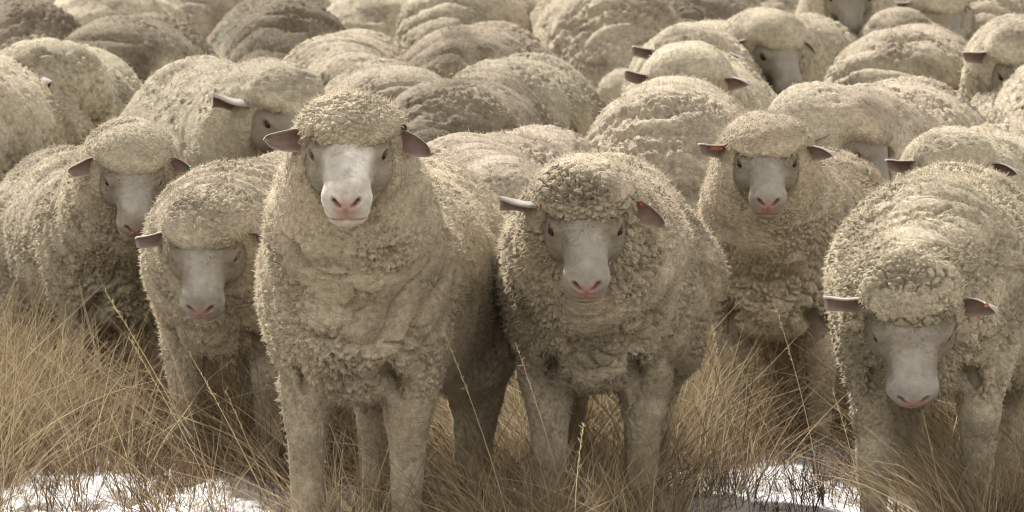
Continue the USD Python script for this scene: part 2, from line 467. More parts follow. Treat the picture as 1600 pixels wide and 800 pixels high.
def ear_mesh(length=.104, half=.030, cup=.018):
    nu, nv = 22, 11
    u, w = np.meshgrid(np.linspace(0, 1, nu), np.linspace(-1, 1, nv), indexing='ij')
    hw = half * (.50 + .50 * sstep(0, .4, u)) * np.sqrt(np.clip(1 - u ** 3.2, 0, 1)) * (1 - .30 * u) + .0012
    roll = .9 * (1 - u) ** 1.5
    # x along, y across, z the hollow side
    X = u * length
    ang = w * (.55 + roll)
    Y = hw * np.sin(ang) / np.sin(.55 + roll) * (1 - .12 * roll)
    Z = cup * (1.35 - .9 * u) * (np.abs(w) ** 1.8) + .010 * u ** 2 * w + .004 * np.sin(5 * u + 2 * w)
    Y = Y - .012 * u ** 2
    th = .0022 + .004 * (1 - u) * (1 - np.abs(w))
    inner = np.stack([X, Y, Z + th], -1)
    outer = np.stack([X, Y, Z - th], -1)
    v = np.vstack([inner.reshape(-1, 3), outer.reshape(-1, 3)])
    n = nu * nv
    f = []
    for i in range(nu - 1):
        for j in range(nv - 1):
            a, b, c, d = i * nv + j, (i + 1) * nv + j, (i + 1) * nv + j + 1, i * nv + j + 1
            f += [(a, b, c), (a, c, d), (n + a, n + c, n + b), (n + a, n + d, n + c)]
    rim = [i * nv for i in range(nu)] + [(nu - 1) * nv + j for j in range(1, nv)] + [i * nv + nv - 1 for i in range(nu - 2, -1, -1)] + [j for j in range(nv - 2, 0, -1)]
    for a, b in zip(rim, rim[1:] + rim[:1]):
        f += [(a, n + a, n + b), (a, n + b, b)]
    edge = np.maximum(np.abs(w), sstep(.75, 1, u)).ravel()
    inn = np.r_[np.ones(n), np.zeros(n)]
    return v, np.array(f), inn, np.r_[edge, edge], np.r_[u.ravel(), u.ravel()]


EAR = ear_mesh()
CREAM = np.array([.395, .346, .26])
DUST = np.array([.115, .093, .065])
EYE_M = trimesh.creation.icosphere(3, 1.0)


def manifold(v, f):
    m = manifold3d.Manifold(manifold3d.Mesh(vert_properties=np.ascontiguousarray(v, np.float32), tri_verts=np.ascontiguousarray(f, np.uint32)))
    return m if m.status() == manifold3d.Error.NoError and m.num_tri() else None


def joined(parts):
    """One continuous surface of overlapping closed pieces."""
    ms = [manifold(v, f) for v, f in parts]
    if all(m is not None for m in ms):
        r = manifold3d.Manifold.batch_boolean(ms, manifold3d.OpType.Add)
        m = r.to_mesh()
        if len(m.tri_verts):
            return np.array(m.vert_properties[:, :3], float), np.array(m.tri_verts, int)
    print('joined by hand')
    at_, vs, fs = 0, [], []
    for v, f in parts:
        vs.append(v)
        fs.append(f + at_)
        at_ += len(v)
    return np.vstack(vs), np.vstack(fs)


CNT = []
COUNT, FIB = [0, 0], [0]


def make_sheep(label, px, D, psi=0, s=1.0, head='down', hpx=None, yaw=0, pitch=50, roll=0, hs=1.0, q=2, seed=0, ears=((-6, 15, -20), (-6, 15, -20)),
               tags=(), dust=.35, fold=None, dye=None, white=.5, legs=(0, 0, 0, 0), es=1.0, fat=.93, crack=.6, fibres=None, eyes=True, low=None):
    """q: 0 far, 1 middle, 2 near. hpx: pixel and distance of the middle of the woolly cap."""
    rng = np.random.default_rng(1000 + seed)
    if q < 2:
        fat *= 1.0
        s *= 1.035
        if hpx is None:
            psi = float(np.clip(psi, -9, 9))
    if fold is None:
        fold = (.3, .4, .75)[q]
    loc = np.array([(px - 800) / FPX * D * 1.0, D, 0])
    loc[2] = float(soil_height(loc[0], loc[1])) - .005
    rz = -90 + psi
    Rw = rot('z', rz)
    h_body, h_fleece, h_head = ((.026, .022, .014), (.024, .0205, .0095 if hpx is not None else .014), (.018, .0113, .0045))[q]
    # head pose in the sheep's own frame
    Rh = Rw.T @ rot('z', -90 + yaw) @ rot('y', pitch) @ rot('x', roll)
    if hpx is not None:
        cap = Rw.T @ (at(*hpx) - loc) / s
    else:
        cap = np.array({'down': (.64, 0, .47), 'mid': (.66, 0, .66), 'up': (.60, 0, .86)}[head]) + rng.normal(0, .012, 3)
    hb = cap - Rh @ (np.array([.012, 0, .043]) * hs)
    neck_end = hb + Rh @ (np.array([-.03, 0, -.09]) * hs)
    fy, dz = .265 * fat, np.array([0, 0, .028])
    j = rng.normal(0, .008, (12,))
    torso = [E((-.06, 0, .545), (.50, fy, .242), k=.06), E((.27, 0, .540), (.25, .225 * fat, .240), k=.06), E((-.40, 0, .570), (.215, .240 * fat, .222), k=.06),
             E((.41, 0, .488), (.160, .150, .172), k=.06), E((-.10, 0, .44), (.36, .235 * fat, .16), k=.06)]
    torso = moved(torso, np.eye(3), dz)
    nb = np.array([.27, 0, .575]) + dz
    mid = nb * .45 + neck_end * .55 + np.array([.03, 0, -.02])
    neck = [C(nb, mid, .205, .165, .07), C(mid, neck_end, .165, .118 * hs, .05)]
    wool_neck = [C(nb, mid, .215, .178, .07), C(mid, neck_end, .178, .140 * hs, .05)]
    wool_legs, bare_legs, hoof = [], [], []
    for i, (sx, sy) in enumerate(((1, 1), (1, -1), (-1, 1), (-1, -1))):
        dx, y = legs[i], .126 * sy * fat
        if sx > 0:
            k0, k1, k2 = (.27, y * 1.1, .46), (.30 + dx * .4, y * 1.05, .295), (.30 + dx, y, .05)
            wool_legs += [C(k0, k1, .090, .048, .026), C(k1, np.array(k1) * .10 + np.array(k2) * .90, .046, .033, .02)]
            bare_legs += [C(k0, k1, .066, .036, .03), C(k1, k2, .038, .030, .02), C(k2, (k2[0] + .02, k2[1], .018), .034, .034, .01)]
        else:
            k0, kk, k1, k2 = (-.36, y * 1.15, .525), (-.30 + dx * .3, y * 1.2, .39), (-.47 + dx * .6, y * 1.05, .28), (-.44 + dx, y, .05)
            wool_legs += [C(k0, kk, .165, .105, .06), C(kk, k1, .105, .062, .04), C(k1, np.array(k1) * .12 + np.array(k2) * .88, .058, .041, .03)]
            bare_legs += [C(k0, kk, .13, .08, .04), C(kk, k1, .08, .045, .03), C(k1, k2, .043, .034, .02), C(k2, (k2[0] + .02, k2[1], .018), .035, .034, .01)]
    core = [E(p[1], p[2] - .035, p[3], p[4]) for p in torso]
    stub = [C(nb, mid, .17, .13, .06), C(mid, neck_end, .13, .085 * hs, .05)]

    # --- body: bare torso, neck, legs, head and ears as one surface
    bv, bf = shape(core + stub + bare_legs, h_body, 1)
    hv, hf = shape(HEAD, h_head / hs, 2)
    d, *_ = face_details(hv, normals(hv, hf))
    hv = hv + normals(hv, hf) * d[:, None]
    stretch_ = 1 + np.array([0, .05, 0]) + np.array([.03, .035, .02]) * rng.normal(0, 1, 3).clip(-1.5, 1.5)
    parts = [(bv, bf), (hv * stretch_ * hs @ Rh.T + hb, hf)]
    ear_pts, ear_src, ear_frames = [], [], []
    for side, (lift, turn, face) in zip((1, -1), ears):
        v = EAR[0].copy()
        # ear axes in the head frame: x out to the side, z the hollow (to the nose side)
        fa = math.radians(face + pitch)
        fwd = np.array([math.cos(fa), 0, math.sin(fa)])
        out = np.array([0, side, 0.0])
        Re = np.stack([out, np.cross(fwd, out), fwd], 1)
        tilt = rot('x', side * lift) @ rot('z', -side * turn)
        v[:, 1] *= side
        ff = EAR[1] if True else None
        Re = tilt @ np.stack([out, side * np.cross(fwd, out), fwd], 1)
        ev = (es * v @ Re.T + np.array([.004, side * .082, -.004])) * hs
        fx = EAR[1]
        vol = np.einsum('ij,ij->', ev[fx[:, 0]], np.cross(ev[fx[:, 1]], ev[fx[:, 2]]))
        if vol < 0:
            fx = fx[:, ::-1]
        ev = ev @ Rh.T + hb
        parts.append((ev, fx))
        ear_pts.append(ev)
        ear_frames.append((Rh @ Re, Rh @ (np.array([.004, side * .082, -.004]) * hs) + hb, side))
    v, f = joined(parts)
    # colours of the short hair
    hp = (v - hb) @ Rh / hs / stretch_
    n = normals(v, f)
    tint = np.tile(np.array([.26, .226, .17]), (len(v), 1)) * (.85 + .3 * fbm(v * 14, 3, seed))[:, None]
    tint *= 1 - .5 * (sstep(.50, .66, fbm(v * 11, 3, seed + 7)) * (v[:, 2] < .4))[:, None]
    on_head = (np.abs(hp[:, 1]) < .12) & (hp[:, 0] > -.06) & (np.abs(hp[:, 2]) < .12)
    pale = np.array([.305, .286, .256]) * (.60 + .48 * white)
    tan = np.array([.17, .146, .108])
    bridge = sstep(.020, -.012, np.abs(hp[:, 1]) - .034 - .012 * noise(hp * 30, seed)) * sstep(-.045, .0, hp[:, 2] + .25 * (hp[:, 0] - .1))
    bridge = np.maximum(bridge, sstep(.16, .215, hp[:, 0]))
    col = tan + (pale - tan) * np.clip(bridge * (.25 + .75 * white) + .10, 0, 1)[:, None]
    col *= (.86 + .14 * white) * (.74 + .52 * fbm(hp * np.array([22, 45, 45]), 4, seed + 3))[:, None]
    grime = sstep(.52, .70, fbm(hp * 24 + 5, 4, seed + 4)) * (.6 - .25 * min(white, 1))
    col += (np.array([.17, .13, .085]) - col) * grime[:, None]
    _, nost, pink, mouth, lid = face_details(hp, n @ Rh)
    col += (np.array([.32, .175, .145]) - col) * (.78 * pink)[:, None]
    col += (np.array([.10, .045, .04]) - col) * np.clip(1.2 * nost + .55 * mouth, 0, 1)[:, None]
    col += (np.array([.16, .115, .085]) - col) * (.75 * lid)[:, None]
    tint[on_head] = col[on_head]
    t2 = cKDTree(np.vstack(ear_pts))
    dd, ii = t2.query(v)
    inn, edge, uu = np.tile(EAR[2], 2)[ii], np.tile(EAR[3], 2)[ii], np.tile(EAR[4], 2)[ii]
    ecol = np.where(inn[:, None] > .5, np.array([.145, .093, .08]) + (np.array([.32, .27, .232]) - np.array([.145, .093, .08])) * np.clip(.35 * sstep(.25, .9, uu) + sstep(.74, .98, edge), 0, 1)[:, None],
                    np.array([.25, .228, .20]))
    ecol = ecol * (.8 + .4 * fbm(v * 60, 2, seed))[:, None]
    near = dd < .0015
    tint[near] = ecol[near]
    root = thing('sheep', label, 'sheep', 'sheep of the flock', loc, rz, s)
    put(root, 'body', v, f, M_SKIN, tint)
    COUNT[0] += len(f)
    if q == 2:
        nb_ = 5000
        ok = on_head & (dd > .004) & (hp[:, 0] > -.01)
        fc = f[ok[f].all(1) & (nost[f].max(1) < .2)]
        tri = v[fc]
        area = np.linalg.norm(np.cross(tri[:, 1] - tri[:, 0], tri[:, 2] - tri[:, 0]), axis=1) * (1 - .8 * pink[fc].mean(1))
        pick = rng.choice(len(fc), nb_, p=area / area.sum())
        b = rng.dirichlet((1, 1, 1), nb_)
        P, N = (tri[pick] * b[:, :, None]).sum(1), unit((n[fc[pick]] * b[:, :, None]).sum(1))
        hx = (hp[fc[pick, 0], 0] - .06)
        back = Rh @ np.array([-1., 0, 0])
        dr = unit(back + N * .55 + .45 * rng.normal(0, 1, (nb_, 3)))
        L = (.0035 + .004 * rng.random(nb_)) * (1.5 - 1.0 * sstep(.02, .14, hx))
        pts = P[:, None] - N[:, None] * .0008 + dr[:, None] * (L[:, None] * np.array([0, .55, 1.]))[..., None]
        put_curves(str(root.GetPath()) + '/body/face_hair', pts, np.tile([.0010, .0008, .0004], (nb_, 1)), M_FIBRE,
                   np.clip(tint[fc[pick, 0]] * (.95 + .3 * rng.random((nb_, 1))), 0, .8))
    if eyes:
        for side in (1, -1):
            c = np.array([.0965, side * .0665, .0095]) * hs
            e = EYE_M.vertices * np.array([.0172, .0140, .0132]) * hs @ rot('z', side * 25).T
            put(root, 'eye', (e + c) @ Rh.T + hb, EYE_M.faces, M_EYE)
    for side, colour, u_, w_, size, flapped in tags:
        R_, o_, sd = ear_frames[0 if side > 0 else 1]
        c = o_ + R_ @ (np.array([u_ * .108, w_ * .030, .014]) * hs)
        disc = trimesh.creation.cylinder(.0085 * size, .004, sections=20)
        stud = trimesh.creation.icosphere(2, .0045)
        stud.apply_translation((0, 0, .003))
        flap = trimesh.creation.box((.026, .014, .003))
        flap.apply_translation((.016, 0, 0))
        tm = trimesh.util.concatenate([disc, stud, flap] if flapped else [disc, stud])
        put(root, 'ear_tag', tm.vertices * hs @ R_.T + c, tm.faces, TAGS[colour], smooth=False)

    # --- fleece
    pits = [E((.43, sy * .100 * fat / .85, .385), (.11, .019, .058), rot('x', sy * 16), k=.022, s=-1) for sy in (1, -1)] if q == 2 else []
    prims = torso + wool_neck + wool_legs + pits + moved([E((CAP[0][1][0] - .0009 * max(pitch - 30, 0), 0, CAP[0][1][2] + .0002 * max(pitch - 30, 0)), CAP[0][2], k=.02)] + CAP[1:], Rh, hb, hs) + moved(CARVE, Rh, hb, hs)
    v, f = shape(prims, h_fleece, 2)
    n = normals(v, f)
    view = unit(Rw.T @ (np.array([0, 0, CAM_H]) - loc))
    if q >= 1:
        seen = (n @ view > -.12) | ((n[:, 2] > .75) & (q == 2))
        v, f = refine(v, f, seen[f].any(1) & (v[f, 2].min(1) > (.20 if q == 2 else .42)))
    if q == 2:
        hp = (v - hb) @ Rh / hs
        v, f = refine(v, f, (np.abs(hp[f]).max(1) < np.array([.17, .2, .19])).all(1) & (hp[f, 0].min(1) > -.09))
    v = relax(v, f, 1)
    n = normals(v, f)
    # along-the-spine coordinate for the skin folds
    spine = np.array([(-.7, 0, .6), (-.4, 0, .58), nb + (0, 0, .0), mid, neck_end, neck_end + Rh @ np.array([.2, 0, 0])])
    best, sc_ = np.full(len(v), 9.), np.zeros(len(v))
    run = 0.
    for a, b in zip(spine[:-1], spine[1:]):
        ab = b - a
        t = np.clip((v - a) @ ab / (ab @ ab), 0, 1)
        dist = np.linalg.norm(v - a - t[:, None] * ab, axis=1)
        m = dist < best
        best[m], sc_[m] = dist[m], run + t[m] * np.linalg.norm(ab)
        run += np.linalg.norm(ab)
    s_sh, s_neck = .3 + np.linalg.norm(nb - spine[1]), .3 + np.linalg.norm(nb - spine[1]) + np.linalg.norm(mid - nb)
    hp = (v - hb) @ Rh / hs
    headw = 1 - sstep(-.06, .0, hp[:, 0] + .0)
    on_h = (hp[:, 0] > -.10) & (np.abs(hp) < .22).all(1)
    headw = np.where(on_h, headw, 1.)
    warp = .16 * (fbm(v * 3.2, 3, seed + 11) - .5) + .05 * (noise(v * 7, seed + 12) - .5)
    # the folds lean back towards the belly
    ph = (sc_ + warp + .22 * (.55 - v[:, 2])) / .078
    ridge = np.abs(np.sin(np.pi * ph)) ** .55
    amp = .024 * np.exp(-((sc_ - (s_sh + .06)) / .22) ** 2) + .010 * sstep(s_neck - .05, s_neck + .1, sc_) + (.011 if q == 2 else .003)
    amp *= .35 + 1.1 * noise(v * 4.5 + 3, seed + 13)
    legz = sstep(.24, .36, v[:, 2])
    disp = fold * amp * (ridge - .75) * headw * legz
    disp += (.012 if q == 2 else .010) * (fbm(v * 5.5, 3, seed + 14) - .5) * headw + (.0055 if q == 2 else .0045) * (fbm(v * 15, 3, seed + 15) - .5)
    # staples: locks of wool with creases between them
    step = .0125 if q == 2 else .018
    stretch = np.array([1., .62, .62])
    wv = v + .006 * (np.stack([noise(v * 55, seed + 20 + k) for k in range(3)], 1) - .5)
    w = wv * stretch
    cell = np.unique(np.floor(w / (step * np.array([1, .8, .8]))).astype(int), axis=0)
    sd = (cell + rng.random(cell.shape)) * (step * np.array([1, .8, .8]))
    dist, _ = cKDTree(sd).query(w, k=2, workers=-1)
    gap = dist[:, 1] - dist[:, 0]
    dome = 1 - np.clip(dist[:, 0] / (step * .8), 0, 1) ** 2
    open_ = sstep(.50 - .12 * crack, .68 - .12 * crack, fbm(v * 7.5, 3, seed + 30)) 
    cr = np.exp(-(gap / (step * .22)) ** 2)
    soft = np.where(on_h & (hp[:, 0] > -.06), .35 if crack < .7 else .8, 1.)
    disp += (.0012 * (dome - .5) - cr * (.0008 + (.0115 if q == 2 else .010) * open_)) * soft
    # bigger splits where the fleece parts
    big = .062
    cell = np.unique(np.floor(v / big).astype(int), axis=0)
    sd2 = (cell + rng.random(cell.shape)) * big
    wv2 = v + .03 * (np.stack([fbm(v * 14, 2, seed + 40 + k) for k in range(3)], 1) - .5)
    d2, _ = cKDTree(sd2).query(wv2, k=2, workers=-1)
    split = np.exp(-((d2[:, 1] - d2[:, 0]) / .0065) ** 2) * sstep(.60 - .1 * crack, .68 - .1 * crack, fbm(v * 4.2 + 9, 2, seed + 33))
    disp -= .010 * split * (v[:, 2] > .3) * np.maximum(sstep(.45, .6, fbm(v * 9 + 4, 2, seed + 34)), 0)
    chest = sstep(.30, .42, v[:, 0]) * sstep(.58, .50, v[:, 2]) * sstep(.34, .42, v[:, 2]) * (q == 2)
    w3 = (v + .03 * (np.stack([fbm(v * 12, 2, seed + 90 + k) for k in range(3)], 1) - .5)) * np.array([1, 1, 1.9])
    cell = np.unique(np.floor(w3 / .075).astype(int), axis=0)
    d4, _ = cKDTree((cell + rng.random(cell.shape)) * .075).query(w3, k=2, workers=-1)
    disp -= .015 * chest * np.exp(-((d4[:, 1] - d4[:, 0]) / .0085) ** 2) * sstep(.43, .55, fbm(v * 9, 2, seed + 95))
    if q == 2 and crack > .7:
        cell = np.unique(np.floor(v / .030).astype(int), axis=0)
        sd3 = (cell + rng.random(cell.shape)) * .030
        wv3 = v + .014 * (np.stack([fbm(v * 30, 2, seed + 45 + k) for k in range(3)], 1) - .5)
        d3, _ = cKDTree(sd3).query(wv3, k=2, workers=-1)
        disp -= .011 * np.exp(-((d3[:, 1] - d3[:, 0]) / .0034) ** 2) * on_h * (hp[:, 0] > -.02) * sstep(.40, .52, fbm(v * 12, 2, seed + 46))
    disp += .0026 * (fbm(v * 85, 3, seed + 16) - .5)
    edge_face = sstep(.0, .03, np.where(on_h, np.linalg.norm((hp - np.array([.165, 0, -.045])) / np.array([.114, .080, .084]), axis=1) - 1.02, 1.))
    disp = disp * (.25 + .75 * edge_face)
    er = np.linalg.norm((hp - np.array([.165, 0, -.045])) / np.array([.114, .080, .084]), axis=1) - 1
    disp -= .013 * np.exp(-((er - .20) / .07) ** 2) * on_h * (hp[:, 2] < .01) * (.5 + noise(v * 40, seed + 97))
    disp *= .4 + .6 * sstep(.27, .36, v[:, 2])
    v = v + n * disp[:, None]
    # colours: cream wool, dusty on the back, muddy below
    bk = fbm(v * 3.0, 3, seed + 50)
    dusty = np.clip(dust * sstep(.35, .75, n[:, 2] * .55 + bk * .8) + .30 * sstep(.5, .7, fbm(v * 9, 3, seed + 51)), 0, 1)
    tint = CREAM + (DUST - CREAM) * dusty[:, None]
    mud = sstep(.42, .22, v[:, 2]) * sstep(.38, .62, fbm(v * 10, 3, seed + 52))
    tint = tint + (np.array([.20, .155, .10]) - tint) * (.55 * mud)[:, None]
    spk = sstep(.60, .74, noise(v * 150, seed + 53)) * sstep(.42, .66, fbm(v * 7, 3, seed + 54))
    tint = tint * (1 - .40 * spk)[:, None]
    tint = tint * (.93 + .14 * rng.random()) * (1 + .008 * rng.normal(0, 1, 3))
    if dye is not None:
        for c in dye:
            k = np.exp(-(((v - np.array(c[:3])) / np.array(c[3:6])) ** 2).sum(1)) * sstep(.46, .62, fbm(v * 42, 3, seed + 60))
            tint = tint + (np.array([.06, .13, .105]) - tint) * np.clip(1.0 * k, 0, .7)[:, None]
    fl = put(root, 'fleece', v, f, M_WOOL, tint)
    COUNT[1] += len(f)
    CNT.append((seed, q, len(f)))
    nfib = (2000, 4000, 34000)[q] if fibres is None else fibres
    FIB[0] += nfib
    if nfib:
        n = normals(v, f)
        tri = v[f]
        area = np.linalg.norm(np.cross(tri[:, 1] - tri[:, 0], tri[:, 2] - tri[:, 0]), axis=1)
        fnv = n[f].mean(1) @ view
        area *= (fnv > -.3) * (.25 + .75 * sstep(.26, .36, tri[:, :, 2].mean(1))) * (1 + 2.2 * np.exp(-(fnv / .25) ** 2))
        pick = rng.choice(len(f), nfib, p=area / area.sum())
        b = rng.dirichlet((1, 1, 1), nfib)
        P = (tri[pick] * b[:, :, None]).sum(1)
        N = unit((n[f[pick]] * b[:, :, None]).sum(1))
        _, near_seed = cKDTree(sd).query(P * stretch, workers=-1)
        pull = sd[near_seed] / stretch - P
        pull -= N * (pull * N).sum(1, keepdims=True)
        pull = pull / step
        side = unit(np.stack([fbm(P * 22, 2, seed + 70 + k) - .5 for k in range(3)], 1))
        lock = unit(rng.normal(0, 1, sd.shape))[near_seed]
        dr = unit(N + 1.1 * pull + .45 * side + .35 * lock + .18 * rng.normal(0, 1, (nfib, 3)) - np.array([0, 0, .25]))
        L = (.0075 + .0085 * rng.random(nfib) ** 1.5) * (1 if q == 2 else 1.1)
        curl = unit(rng.normal(0, 1, (nfib, 3)))
        t = np.array([0, .55, 1.])
        pts = P[:, None] - N[:, None] * .003 + dr[:, None] * (L[:, None] * t)[..., None] + curl[:, None] * (L[:, None] * np.array([0, .05, .22]))[..., None]
        wd = np.array([.0016, .0013, .0006]) * (1.0 if q == 2 else 1.3)
        fcol = tint[f[pick, 0]] * (.95 + .25 * rng.random((nfib, 1)))
        put_curves(str(fl.GetPath()) + '/fibre', pts, np.tile(wd, (nfib, 1)), M_FIBRE, np.clip(fcol, 0, .8))
    return root


